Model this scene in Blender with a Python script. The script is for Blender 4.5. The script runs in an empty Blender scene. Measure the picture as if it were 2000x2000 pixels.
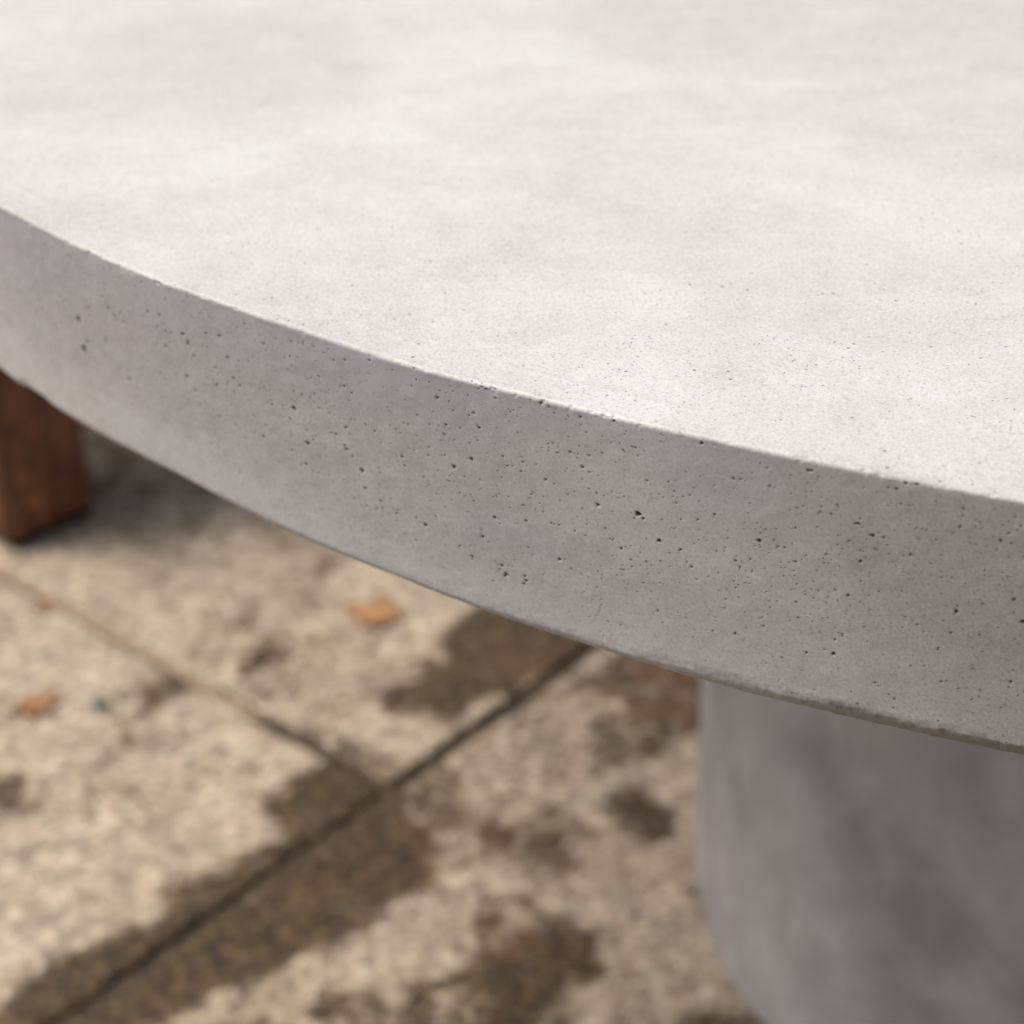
import bpy, bmesh, math, random
import numpy as np
from mathutils import Matrix, Vector

random.seed(7)
rng = np.random.default_rng(11)
S = bpy.context.scene
COL = S.collection

# ------------------------------------------------------------------ camera
PITCH, ROLL, FPX = 0.5374145, -0.0338871, 3716.577
CAM_Z = 0.96594
cam_d = bpy.data.cameras.new("camera")
cam_d.sensor_width = 36.0
cam_d.lens = FPX / 2000.0 * 36.0
cam_d.clip_start, cam_d.clip_end = 0.02, 600.0
cam_d.dof.use_dof = True
cam_d.dof.focus_distance = 0.475
cam_d.dof.aperture_fstop = 11.0
cam = bpy.data.objects.new("camera", cam_d)
COL.objects.link(cam)
cp, sp, cr, sr = math.cos(PITCH), math.sin(PITCH), math.cos(ROLL), math.sin(ROLL)
fwd = Vector((0, cp, -sp)); up0 = Vector((0, sp, cp)); rt0 = Vector((1, 0, 0))
rt = cr * rt0 + sr * up0
up = -sr * rt0 + cr * up0
cam.matrix_world = Matrix(((rt.x, up.x, -fwd.x, 0), (rt.y, up.y, -fwd.y, 0), (rt.z, up.z, -fwd.z, CAM_Z), (0, 0, 0, 1)))
S.camera = cam

# ------------------------------------------------------------------ soft overcast sky
SUN_AZ, SUN_EL = math.radians(170.0), math.radians(58.0)     # azimuth counted from +X, light from the left
world = bpy.data.worlds.new("World")
S.world = world
world.use_nodes = True
wn = world.node_tree
for n in list(wn.nodes):
    wn.nodes.remove(n)
sky = wn.nodes.new("ShaderNodeTexSky")
sky.sky_type = 'NISHITA'
sky.sun_disc = False
sky.sun_elevation = SUN_EL
sky.sun_rotation = math.pi / 2 - SUN_AZ
sky.dust_density = 4.0
hs = wn.nodes.new("ShaderNodeHueSaturation")
hs.inputs["Saturation"].default_value = 0.85                 # thin cloud: the blue is washed out
bg = wn.nodes.new("ShaderNodeBackground")
bg.inputs["Strength"].default_value = 0.060
wo = wn.nodes.new("ShaderNodeOutputWorld")
wn.links.new(sky.outputs[0], hs.inputs["Color"])
wn.links.new(hs.outputs[0], bg.inputs["Color"])
wn.links.new(bg.outputs[0], wo.inputs["Surface"])

sun_d = bpy.data.lights.new("sun", 'SUN')
sun_d.energy = 1.5
sun_d.angle = math.radians(36)
sun_d.color = (1.0, 0.935, 0.83)
sun = bpy.data.objects.new("sun", sun_d)
COL.objects.link(sun)
sdir = Vector((math.cos(SUN_AZ) * math.cos(SUN_EL), math.sin(SUN_AZ) * math.cos(SUN_EL), math.sin(SUN_EL)))
sun.rotation_euler = sdir.to_track_quat('Z', 'Y').to_euler()
sun.location = sdir * 6

S.view_settings.view_transform = 'Standard'
S.view_settings.look = 'None'
S.view_settings.exposure = 1.43
S.view_settings.gamma = 1.0
S.view_settings.use_curve_mapping = False
S.cycles.max_bounces = 8

# ------------------------------------------------------------------ measured things
TC = (0.41644, 1.05287)         # table axis
R, H, T = 0.75634, 0.75, 0.0813 # tabletop radius, height, thickness
RP = 0.28909                    # pedestal radius
TOP_WOB = [(-139.23, -0.85), (-135.13, 0.49), (-132.56, 0.74), (-130.46, 0.05), (-128.08, -0.46), (-125.28, 1.2), (-123.34, -0.52), (-120.52, -0.13), (-118.08, -0.79), (-113.65, 0.33)]
BOT_WOB = [(-143.56, 1.44), (-139.34, -0.05), (-136.21, -1.43), (-133.24, -1.25), (-130.53, 0.06), (-128.61, -0.16), (-125.19, 0.56), (-122.1, 0.54), (-119.7, 0.81), (-113.19, -0.58)]
INS = 0.0117                    # how far the lower edge sits inside the upper one
# air holes in the rim: angle (deg), height (mm), half width, half height (mm)
PITS = [(-126.329, 717.9, 0.52, 0.46), (-126.476, 717.5, 0.33, 0.29), (-126.478, 715.5, 0.33, 0.29), (-124.966, 720.5, 0.67, 0.62), (-124.491, 724.9, 0.65, 0.61), (-124.196, 735.9, 0.46, 0.44), (-124.267, 740.2, 0.46, 0.44), (-124.393, 738.9, 0.35, 0.33), (-124.751, 739.2, 0.36, 0.33), (-125.074, 730.6, 0.42, 0.39), (-125.248, 731.1, 0.31, 0.28), (-125.41, 732.3, 0.31, 0.28), (-125.974, 730.2, 0.32, 0.28), (-125.093, 742.0, 0.48, 0.44), (-124.806, 741.8, 0.3, 0.28), (-126.691, 747.5, 0.39, 0.34), (-123.979, 749.2, 0.4, 0.38), (-124.067, 748.3, 0.34, 0.33), (-123.908, 748.7, 0.4, 0.38), (-123.704, 746.7, 0.39, 0.38), (-122.698, 748.7, 0.43, 0.43), (-122.921, 748.9, 0.32, 0.32), (-122.517, 748.4, 0.37, 0.37), (-122.42, 746.7, 0.27, 0.27), (-122.121, 746.9, 0.32, 0.32), (-121.864, 747.4, 0.42, 0.42), (-121.147, 748.7, 0.4, 0.42), (-120.899, 746.6, 0.3, 0.31), (-122.169, 740.4, 0.27, 0.27), (-121.418, 743.3, 0.26, 0.26), (-121.466, 741.1, 0.26, 0.26), (-122.408, 736.5, 0.27, 0.27), (-122.447, 734.5, 0.38, 0.38), (-122.163, 735.7, 0.43, 0.43), (-121.995, 735.6, 0.32, 0.32), (-121.756, 736.2, 0.37, 0.37), (-123.298, 737.6, 0.33, 0.33), (-123.725, 728.6, 0.34, 0.33), (-123.54, 733.5, 0.23, 0.22), (-122.793, 724.8, 0.44, 0.44), (-123.338, 725.3, 0.4, 0.39), (-121.927, 732.0, 0.48, 0.48), (-121.78, 731.0, 0.37, 0.38), (-121.593, 730.7, 0.26, 0.27), (-121.665, 724.8, 0.37, 0.38), (-121.676, 721.1, 0.58, 0.6), (-121.072, 726.1, 0.31, 0.32), (-120.791, 721.8, 0.82, 0.86), (-120.693, 720.7, 0.46, 0.48), (-120.38, 714.8, 0.61, 0.64), (-119.996, 731.7, 0.3, 0.31), (-124.129, 707.3, 0.48, 0.45), (-123.37, 709.3, 0.46, 0.45), (-123.392, 714.3, 0.4, 0.39), (-123.163, 718.7, 0.34, 0.33), (-123.938, 715.8, 0.23, 0.22), (-124.037, 705.7, 0.3, 0.28), (-123.627, 707.3, 0.29, 0.28), (-122.778, 710.9, 0.34, 0.33), (-122.236, 710.6, 0.33, 0.33), (-124.499, 701.6, 0.37, 0.34), (-124.509, 699.1, 0.55, 0.52), (-124.877, 690.6, 0.5, 0.47), (-125.157, 692.9, 0.44, 0.41), (-124.857, 694.4, 0.31, 0.29), (-126.031, 696.0, 0.66, 0.59), (-123.393, 700.3, 0.35, 0.34), (-122.673, 699.4, 0.51, 0.5), (-126.829, 696.2, 0.41, 0.36), (-127.213, 698.8, 0.48, 0.42), (-127.362, 695.6, 0.35, 0.3), (-121.225, 708.9, 0.42, 0.44), (-121.025, 706.2, 0.32, 0.33), (-120.181, 707.4, 0.26, 0.27), (-121.021, 703.8, 0.32, 0.33), (-120.793, 699.4, 0.32, 0.33), (-120.634, 697.2, 0.26, 0.27), (-120.41, 687.8, 0.32, 0.33), (-121.006, 740.6, 0.36, 0.37), (-120.3, 749.5, 0.39, 0.41), (-125.541, 724.4, 0.31, 0.28), (-126.346, 727.0, 0.32, 0.29), (-126.485, 727.6, 0.32, 0.29), (-124.617, 712.0, 0.24, 0.23), (-124.776, 706.4, 0.31, 0.29), (-121.453, 711.1, 0.27, 0.27), (-124.264, 691.5, 0.37, 0.35), (-124.245, 690.4, 0.3, 0.29), (-124.13, 690.9, 0.54, 0.52), (-124.204, 689.1, 0.36, 0.35), (-124.049, 688.1, 0.73, 0.69), (-124.097, 687.2, 0.49, 0.46), (-124.253, 688.0, 0.31, 0.29), (-123.948, 691.7, 0.3, 0.29), (-123.858, 691.8, 0.24, 0.23), (-123.575, 689.8, 0.53, 0.52), (-123.566, 688.1, 0.59, 0.57), (-123.628, 686.6, 0.54, 0.52), (-121.787, 687.6, 0.22, 0.22), (-121.817, 686.6, 0.28, 0.28), (-121.848, 685.5, 0.22, 0.23), (-121.882, 684.8, 0.28, 0.28), (-121.925, 683.5, 0.22, 0.23), (-121.674, 682.5, 0.44, 0.23), (-121.384, 682.3, 0.44, 0.22), (-136.948, 718.9, 1.07, 1.47), (-137.2, 706.8, 1.1, 1.62), (-136.917, 710.8, 0.96, 0.54), (-135.926, 716.0, 0.78, 0.46), (-136.842, 704.7, 0.6, 0.34), (-135.398, 704.2, 0.87, 0.53), (-135.215, 730.6, 0.74, 0.45), (-135.077, 728.4, 0.63, 0.39), (-132.422, 733.4, 0.8, 0.56), (-132.337, 730.6, 0.71, 0.49), (-131.574, 737.0, 0.59, 0.43), (-131.152, 737.8, 0.66, 0.48), (-129.742, 740.8, 0.45, 0.35), (-133.251, 725.7, 0.56, 0.38), (-132.253, 726.8, 0.53, 0.37), (-131.059, 731.1, 0.57, 0.42), (-131.586, 725.3, 0.51, 0.37), (-132.782, 717.2, 0.83, 0.57), (-131.058, 723.9, 0.58, 0.43), (-130.923, 722.0, 0.57, 0.43), (-131.727, 718.9, 0.52, 0.37), (-132.613, 712.9, 0.55, 0.38), (-128.879, 744.8, 0.43, 0.35), (-128.667, 745.3, 0.36, 0.29), (-128.548, 745.3, 0.35, 0.29), (-128.229, 745.8, 0.35, 0.29), (-127.984, 744.9, 0.34, 0.29), (-127.72, 743.6, 0.41, 0.34), (-127.392, 744.8, 0.4, 0.34), (-128.287, 735.9, 0.42, 0.35), (-128.531, 734.4, 0.36, 0.29), (-127.583, 735.7, 0.48, 0.4), (-127.685, 735.3, 0.34, 0.29), (-127.407, 734.2, 0.4, 0.35), (-128.552, 729.1, 0.36, 0.29), (-129.304, 721.1, 0.9, 0.72), (-129.992, 719.5, 0.47, 0.36), (-128.513, 724.6, 0.43, 0.35), (-128.246, 727.3, 0.35, 0.29), (-129.505, 716.7, 0.46, 0.36), (-130.679, 712.8, 0.41, 0.31), (-127.82, 721.1, 0.49, 0.41), (-128.169, 717.2, 0.57, 0.47), (-128.3, 717.1, 0.43, 0.36), (-130.545, 706.1, 0.73, 0.56), (-129.12, 710.1, 0.83, 0.66), (-127.965, 714.4, 0.42, 0.35), (-127.944, 713.2, 0.64, 0.53), (-127.809, 711.3, 0.42, 0.36), (-129.345, 701.8, 0.61, 0.49), (-127.619, 707.3, 0.84, 0.71), (-127.613, 701.3, 0.56, 0.48), (-128.027, 695.9, 0.43, 0.36), (-133.114, 737.0, 0.64, 0.43), (-133.543, 736.4, 0.57, 0.38), (-132.872, 731.8, 0.45, 0.31), (-133.697, 728.7, 0.48, 0.32), (-136.177, 726.4, 0.56, 0.33), (-118.341, 722.4, 0.57, 0.62), (-118.205, 726.3, 0.33, 0.36), (-118.415, 720.6, 0.24, 0.26), (-118.954, 720.8, 0.29, 0.31), (-119.01, 717.7, 0.29, 0.32), (-119.214, 727.3, 0.39, 0.42), (-119.549, 724.5, 0.34, 0.37), (-119.83, 730.7, 0.3, 0.31), (-119.969, 728.1, 0.3, 0.32), (-119.896, 723.3, 0.3, 0.32), (-119.506, 730.3, 0.29, 0.31), (-118.811, 714.4, 0.39, 0.42), (-118.726, 712.8, 0.34, 0.37), (-118.494, 712.2, 0.29, 0.32), (-118.518, 715.9, 0.29, 0.31), (-118.824, 705.8, 0.34, 0.37), (-118.58, 710.2, 0.24, 0.26), (-116.483, 734.2, 0.8, 0.4), (-116.209, 731.6, 0.71, 0.45), (-116.405, 723.1, 0.45, 0.51), (-117.596, 735.0, 0.32, 0.35), (-118.117, 739.8, 0.37, 0.41), (-117.334, 747.1, 0.63, 0.3), (-118.045, 749.8, 0.46, 0.5), (-119.398, 748.2, 0.48, 0.51), (-117.907, 749.8, 0.27, 0.3), (-115.452, 749.3, 0.51, 0.58), (-115.642, 748.8, 0.39, 0.44), (-115.798, 746.7, 0.39, 0.44), (-115.953, 746.6, 0.3, 0.34), (-115.505, 728.4, 0.39, 0.45), (-115.642, 727.5, 0.26, 0.3), (-115.251, 736.5, 0.3, 0.34), (-115.423, 736.6, 0.22, 0.25), (-115.326, 736.7, 0.22, 0.25), (-115.541, 737.3, 0.22, 0.25), (-115.062, 734.2, 0.3, 0.35), (-114.67, 739.3, 0.34, 0.39), (-114.639, 742.7, 0.25, 0.29), (-114.636, 744.9, 0.25, 0.29), (-113.849, 740.2, 0.33, 0.39), (-113.969, 737.6, 0.42, 0.49), (-113.782, 737.5, 0.29, 0.34), (-113.953, 742.3, 0.25, 0.29), (-113.657, 742.9, 0.33, 0.38), (-114.197, 735.2, 0.25, 0.29), (-114.021, 734.9, 0.21, 0.24), (-113.547, 734.2, 0.34, 0.39), (-113.652, 721.0, 0.43, 0.49), (-114.631, 713.8, 0.52, 0.6), (-113.462, 714.7, 0.51, 0.6), (-115.313, 707.3, 0.36, 0.41), (-115.541, 708.9, 0.27, 0.31), (-113.876, 711.4, 0.26, 0.3), (-116.622, 711.7, 0.41, 0.46), (-117.283, 708.3, 0.28, 0.31), (-117.213, 717.1, 0.28, 0.31), (-117.384, 716.0, 0.23, 0.26), (-116.844, 700.4, 0.28, 0.31), (-116.714, 699.0, 0.33, 0.37), (-116.855, 696.5, 0.37, 0.42), (-116.881, 691.7, 0.52, 0.58), (-117.418, 690.1, 0.38, 0.43), (-117.052, 692.4, 0.24, 0.26), (-118.271, 695.5, 0.34, 0.37), (-118.865, 690.6, 0.4, 0.43), (-119.325, 689.7, 0.35, 0.38), (-119.031, 701.3, 0.25, 0.27), (-119.16, 703.6, 0.25, 0.27), (-114.907, 701.3, 0.31, 0.36), (-113.556, 695.0, 0.44, 0.51), (-113.61, 697.8, 0.26, 0.3), (-114.087, 690.2, 0.31, 0.36), (-116.06, 685.1, 0.37, 0.42), (-113.772, 702.0, 0.26, 0.3), (-115.15, 694.4, 0.23, 0.26), (-115.4, 693.4, 0.23, 0.26), (-116.295, 702.8, 0.23, 0.26), (-118.434, 742.6, 0.28, 0.3), (-117.713, 738.9, 0.27, 0.3), (-117.14, 737.0, 0.32, 0.35), (-119.729, 738.6, 0.29, 0.31)]
# damp stains on the slabs, darker ground by the stool leg: strength, outline on the ground (m)
STAINS = [(0.9, [(-0.37, 0.977), (-0.361, 0.989), (-0.34, 1.013), (-0.305, 1.03), (-0.295, 1.045), (-0.276, 1.044), (-0.261, 1.084), (-0.223, 1.101), (-0.218, 1.125), (-0.187, 1.146), (-0.184, 1.153), (-0.21, 1.173), (-0.209, 1.186), (-0.191, 1.195), (-0.183, 1.216), (-0.157, 1.243), (-0.105, 1.193), (-0.316, 0.949), (-0.356, 0.912), (-0.391, 0.881), (-0.406, 0.939)]), (1, [(-0.317, 0.952), (-0.103, 1.191), (-0.094, 1.174), (-0.079, 1.148), (-0.07, 1.128), (-0.068, 1.098), (-0.092, 1.067), (-0.117, 1.061), (-0.123, 1.05), (-0.157, 1.013), (-0.186, 0.997), (-0.202, 0.985), (-0.227, 0.96), (-0.256, 0.949), (-0.273, 0.927), (-0.343, 0.849), (-0.391, 0.881)]), (0.9, [(-0.054, 1.422), (-0.069, 1.396), (-0.063, 1.36), (-0.095, 1.371), (-0.079, 1.345), (-0.109, 1.34), (-0.111, 1.304), (-0.093, 1.297), (-0.071, 1.302), (-0.073, 1.287), (-0.053, 1.277), (-0.043, 1.3), (-0.012, 1.316), (0.001, 1.334), (0.02, 1.342), (0.074, 1.384), (0.098, 1.412), (0.064, 1.488), (-0.015, 1.475)]), (0.65, [(0.082, 1.367), (0.116, 1.405), (0.167, 1.346), (0.152, 1.254), (0.12, 1.233), (0.095, 1.223), (0.083, 1.241), (0.089, 1.281), (0.073, 1.311), (0.046, 1.307), (0.033, 1.302), (0.062, 1.343)]), (0.8, [(0.063, 1.171), (0.075, 1.181), (0.099, 1.18), (0.104, 1.156), (0.113, 1.148), (0.114, 1.128), (0.095, 1.124), (0.076, 1.135), (0.07, 1.153)]), (0.9, [(-0.039, 1.028), (-0.023, 1.057), (-0.011, 1.063), (0.008, 1.053), (0.029, 1.03), (0.056, 1.028), (0.055, 1.011), (0.046, 1.003), (0.054, 0.99), (0.038, 0.97), (0.023, 0.965), (0.015, 0.937), (0.007, 0.914), (-0.065, 0.918), (-0.084, 0.947), (-0.087, 0.956), (-0.081, 0.98), (-0.058, 0.983), (-0.045, 0.986), (-0.037, 0.998)]), (-0.8, [(-0.02, 1.045), (-0.011, 1.053), (0.003, 1.044), (-0.003, 1.038), (-0.014, 1.036)]), (-0.6, [(-0.03, 1.024), (-0.022, 1.028), (-0.019, 1.006), (-0.009, 1.001), (-0.012, 0.995), (-0.027, 1.006)]), (-0.7, [(-0.065, 0.961), (-0.051, 0.966), (-0.031, 0.959), (-0.036, 0.949), (-0.058, 0.946)]), (0.5, [(-0.01, 1.105), (0.0, 1.124), (0.01, 1.128), (0.029, 1.11), (0.051, 1.092), (0.042, 1.083), (0.025, 1.08), (0.016, 1.071), (0.009, 1.076), (0.006, 1.092)]), (0.45, [(-0.086, 1.184), (-0.052, 1.177), (-0.022, 1.176), (-0.019, 1.16), (-0.031, 1.126), (-0.055, 1.137), (-0.075, 1.148)]), (0.75, [(-0.33, 1.347), (-0.315, 1.362), (-0.284, 1.347), (-0.276, 1.341), (-0.299, 1.323), (-0.311, 1.309), (-0.32, 1.304)]), (0.85, [(-0.248, 1.39), (-0.212, 1.408), (-0.208, 1.391), (-0.223, 1.372), (-0.224, 1.353), (-0.236, 1.351)]), (0.42, [(-0.257, 1.404), (-0.218, 1.431), (-0.15, 1.421), (-0.173, 1.35), (-0.189, 1.314), (-0.217, 1.322), (-0.241, 1.348)]), (0.7, [(-0.442, 1.23), (-0.404, 1.234), (-0.395, 1.203), (-0.381, 1.187), (-0.412, 1.173), (-0.43, 1.176)]), (0.4, [(-0.317, 1.101), (-0.296, 1.115), (-0.295, 1.086), (-0.307, 1.082)]), (0.45, [(-0.312, 1.262), (-0.267, 1.283), (-0.267, 1.271), (-0.302, 1.245)]), (0.6, [(-0.19, 1.279), (-0.169, 1.283), (-0.103, 1.231), (-0.095, 1.204), (-0.105, 1.196), (-0.257, 1.336)]), (0.45, [(-0.199, 1.532), (-0.183, 1.551), (-0.163, 1.546), (-0.166, 1.514), (-0.187, 1.502)]), (0.5, [(-0.471, 1.844), (-0.437, 1.816), (-0.392, 1.751), (-0.391, 1.724), (-0.416, 1.687), (-0.424, 1.665), (-0.455, 1.768)]), (0.3, [(-0.502, 1.592), (-0.466, 1.593), (-0.416, 1.665), (-0.381, 1.704), (-0.401, 1.642), (-0.426, 1.597), (-0.449, 1.554), (-0.491, 1.54)]), (0.35, [(-0.327, 1.8), (-0.151, 1.597), (-0.172, 1.554), (-0.228, 1.574), (-0.356, 1.721)])]

# ------------------------------------------------------------------ numpy helpers
_lat = {}
def vnoise(x, y, seed):
    if seed not in _lat:
        _lat[seed] = np.random.default_rng(seed).random((256, 256))
    g = _lat[seed]
    x = np.asarray(x, float); y = np.asarray(y, float)
    xi = np.floor(x).astype(int); yi = np.floor(y).astype(int)
    fx, fy = x - xi, y - yi
    fx = fx * fx * (3 - 2 * fx); fy = fy * fy * (3 - 2 * fy)
    a = g[xi % 256, yi % 256]; b = g[(xi + 1) % 256, yi % 256]
    c = g[xi % 256, (yi + 1) % 256]; d = g[(xi + 1) % 256, (yi + 1) % 256]
    return (a * (1 - fx) + b * fx) * (1 - fy) + (c * (1 - fx) + d * fx) * fy - 0.5

def fbm(x, y, seed, octs=3):
    t, a = 0, 1.0
    for o in range(octs):
        t = t + a * vnoise(np.asarray(x) * 2 ** o + 17.3 * o, np.asarray(y) * 2 ** o + 9.1 * o, seed + o)
        a *= 0.5
    return t

def smooth(a, b, x):
    t = np.clip((x - a) / (b - a), 0, 1)
    return t * t * (3 - 2 * t)

def poly_sd(px, py, pts):
    """signed distance, positive inside"""
    p = np.array(pts); q = np.roll(p, -1, 0)
    best = np.full(px.shape, 1e9); inside = np.zeros(px.shape, bool)
    for (ax, ay), (bx, by) in zip(p, q):
        ex, ey = bx - ax, by - ay
        t = np.clip(((px - ax) * ex + (py - ay) * ey) / (ex * ex + ey * ey + 1e-12), 0, 1)
        best = np.minimum(best, np.hypot(px - ax - t * ex, py - ay - t * ey))
        cond = (ay > py) != (by > py)
        xi = ax + (py - ay) * ex / (ey if abs(ey) > 1e-9 else 1e-9)
        inside ^= cond & (px < xi)
    return np.where(inside, best, -best)

def mesh_from(name, co, quads, smooth_shade=True, attrs=None):
    me = bpy.data.meshes.new(name)
    co = np.ascontiguousarray(co, np.float32); quads = np.ascontiguousarray(quads, np.int32)
    me.vertices.add(len(co)); me.vertices.foreach_set("co", co.ravel())
    me.loops.add(quads.size); me.loops.foreach_set("vertex_index", quads.ravel())
    me.polygons.add(len(quads))
    me.polygons.foreach_set("loop_start", np.arange(0, quads.size, 4, dtype=np.int32))
    me.polygons.foreach_set("use_smooth", np.full(len(quads), smooth_shade))
    me.update(calc_edges=True)
    for k, v in (attrs or {}).items():
        a = me.attributes.new(k, 'FLOAT', 'POINT')
        a.data.foreach_set("value", np.ascontiguousarray(v, np.float32).ravel())
    return me

def link(name, me, mat=None, parent=None, loc=(0, 0, 0)):
    o = bpy.data.objects.new(name, me)
    COL.objects.link(o)
    if mat is not None and not me.materials:
        me.materials.append(mat)
    o.parent = parent
    o.location = loc
    return o

def tag(o, label=None, cat=None, group=None, kind=None):
    for k, v in (("label", label), ("category", cat), ("group", group), ("kind", kind)):
        if v:
            o[k] = v
    return o

def empty(name, loc, rz=0.0):
    o = bpy.data.objects.new(name, None)
    COL.objects.link(o)
    o.location = loc
    o.rotation_euler.z = rz
    o.empty_display_size = 0.05
    return o

# ------------------------------------------------------------------ materials
class NT:
    def __init__(s, name):
        s.m = bpy.data.materials.new(name)
        s.m.use_nodes = True
        s.t = s.m.node_tree
        s.b = s.t.nodes["Principled BSDF"]
        s.tc = s.t.nodes.new("ShaderNodeTexCoord")
    def n(s, typ, **kw):
        nd = s.t.nodes.new("ShaderNode" + typ)
        for k, v in kw.items():
            setattr(nd, k, v)
        return nd
    def set(s, sock, v):
        if hasattr(v, "default_value") or isinstance(v, bpy.types.NodeSocket):
            s.t.links.new(v, sock)
        else:
            sock.default_value = v
    def pos(s, scale=(1, 1, 1), rot=(0, 0, 0)):
        mp = s.n("Mapping")
        s.t.links.new(s.tc.outputs["Object"], mp.inputs[0])
        mp.inputs["Scale"].default_value = scale
        mp.inputs["Rotation"].default_value = rot
        return mp.outputs[0]
    def noise(s, scale, detail=2.0, rough=0.5, vec=None, dist=0.0):
        nd = s.n("TexNoise")
        nd.inputs["Scale"].default_value = scale
        nd.inputs["Detail"].default_value = detail
        nd.inputs["Roughness"].default_value = rough
        nd.inputs["Distortion"].default_value = dist
        s.t.links.new(vec if vec is not None else s.tc.outputs["Object"], nd.inputs["Vector"])
        return nd.outputs["Fac"]
    def voro(s, scale, out="Distance", feature='F1', vec=None, rand=1.0):
        nd = s.n("TexVoronoi", feature=feature)
        nd.inputs["Scale"].default_value = scale
        nd.inputs["Randomness"].default_value = rand
        s.t.links.new(vec if vec is not None else s.tc.outputs["Object"], nd.inputs["Vector"])
        return nd.outputs[out]
    def ramp(s, v, a, b, lo=0.0, hi=1.0):
        nd = s.n("MapRange", interpolation_type='SMOOTHSTEP')
        s.set(nd.inputs["Value"], v)
        nd.inputs["From Min"].default_value = a; nd.inputs["From Max"].default_value = b
        nd.inputs["To Min"].default_value = lo; nd.inputs["To Max"].default_value = hi
        return nd.outputs["Result"]
    def math(s, op, a, b=0.0, c=0.0):
        nd = s.n("Math", operation=op)
        s.set(nd.inputs[0], a); s.set(nd.inputs[1], b); s.set(nd.inputs[2], c)
        return nd.outputs[0]
    def mix(s, fac, a, b, mode='MIX'):
        nd = s.n("Mix", data_type='RGBA', blend_type=mode)
        s.set(nd.inputs[0], fac)
        s.set(nd.inputs[6], a if isinstance(a, bpy.types.NodeSocket) else (*a, 1.0))
        s.set(nd.inputs[7], b if isinstance(b, bpy.types.NodeSocket) else (*b, 1.0))
        return nd.outputs[2]
    def attr(s, name):
        nd = s.n("Attribute", attribute_name=name)
        return nd.outputs["Fac"]
    def bump(s, h, strength, dist, normal=None):
        nd = s.n("Bump")
        nd.inputs["Strength"].default_value = strength
        nd.inputs["Distance"].default_value = dist
        s.set(nd.inputs["Height"], h)
        if normal is not None:
            s.t.links.new(normal, nd.inputs["Normal"])
        return nd.outputs[0]
    def done(s, col, rough, normal=None, spec=0.3):
        s.set(s.b.inputs["Base Color"], col if isinstance(col, bpy.types.NodeSocket) else (*col, 1.0))
        s.set(s.b.inputs["Roughness"], rough)
        s.b.inputs["Specular IOR Level"].default_value = spec
        if normal is not None:
            s.t.links.new(normal, s.b.inputs["Normal"])
        return s.m

def mat_concrete_top():
    k = NT("cast concrete")
    # slow clouds of warm and cool grey, softly streaked by the trowel
    st = k.pos((1.0, 1.25, 1.0), (0, 0, 0.35))
    c1 = k.ramp(k.noise(5.5, 5, 0.6, vec=st, dist=0.4), 0.38, 0.64)
    c2 = k.ramp(k.noise(15.0, 7, 0.68, vec=st, dist=0.5), 0.40, 0.64)
    c3 = k.ramp(k.noise(70.0, 4, 0.6), 0.35, 0.7)
    warm = k.ramp(k.noise(9.0, 3, 0.55), 0.40, 0.62)
    col = k.mix(warm, (0.490, 0.484, 0.450), (0.498, 0.471, 0.452))
    col = k.mix(k.math('MULTIPLY', c1, 0.95), col, (0.410, 0.389, 0.370))
    col = k.mix(k.math('MULTIPLY', c2, 0.6), col, (0.372, 0.354, 0.340))
    col = k.mix(k.math('MULTIPLY', c3, 0.22), col, (0.552, 0.550, 0.556))
    # sand grain
    g = k.noise(1250.0, 3, 0.75)
    col = k.mix(k.ramp(g, 0.53, 0.72, 0.0, 0.66), col, (0.197, 0.185, 0.180))
    col = k.mix(k.ramp(g, 0.47, 0.28, 0.0, 0.40), col, (0.709, 0.710, 0.711))
    g2 = k.noise(900.0, 3, 0.7)
    col = k.mix(k.ramp(g2, 0.53, 0.74, 0.0, 0.5), col, (0.236, 0.220, 0.216))
    # pin holes that come in swarms
    sw = k.ramp(k.noise(28.0, 3, 0.6), 0.42, 0.60)
    v1 = k.ramp(k.voro(520.0), 0.20, 0.09)
    v2 = k.ramp(k.voro(210.0), 0.12, 0.06)
    pick = k.ramp(k.noise(310.0, 1), 0.46, 0.56)
    hole = k.math('MULTIPLY', v1, k.math('MULTIPLY', sw, pick))
    hole = k.math('MAXIMUM', hole, k.math('MULTIPLY', v2, k.ramp(k.noise(60.0, 2), 0.45, 0.58)))
    col = k.mix(k.math('MULTIPLY', hole, 0.9), col, (0.128, 0.115, 0.108))
    # dirt along the bruised lower edge; shade in the air holes put into the colour
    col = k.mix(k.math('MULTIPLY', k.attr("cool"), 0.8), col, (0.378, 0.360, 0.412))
    col = k.mix(k.attr("dirt_dim"), col, (0.076, 0.060, 0.043))
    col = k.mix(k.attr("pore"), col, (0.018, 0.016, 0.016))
    col = k.mix(k.attr("pale"), col, (0.575, 0.565, 0.575))
    h = k.math('ADD', k.math('MULTIPLY', g, 0.35), k.math('MULTIPLY', c3, 0.5))
    h = k.math('SUBTRACT', h, k.math('MULTIPLY', hole, 1.6))
    nrm = k.bump(h, 0.5, 0.00025)
    return k.done(col, k.math('ADD', 0.46, k.math('MULTIPLY', c2, 0.2)), nrm, 0.45)

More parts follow.
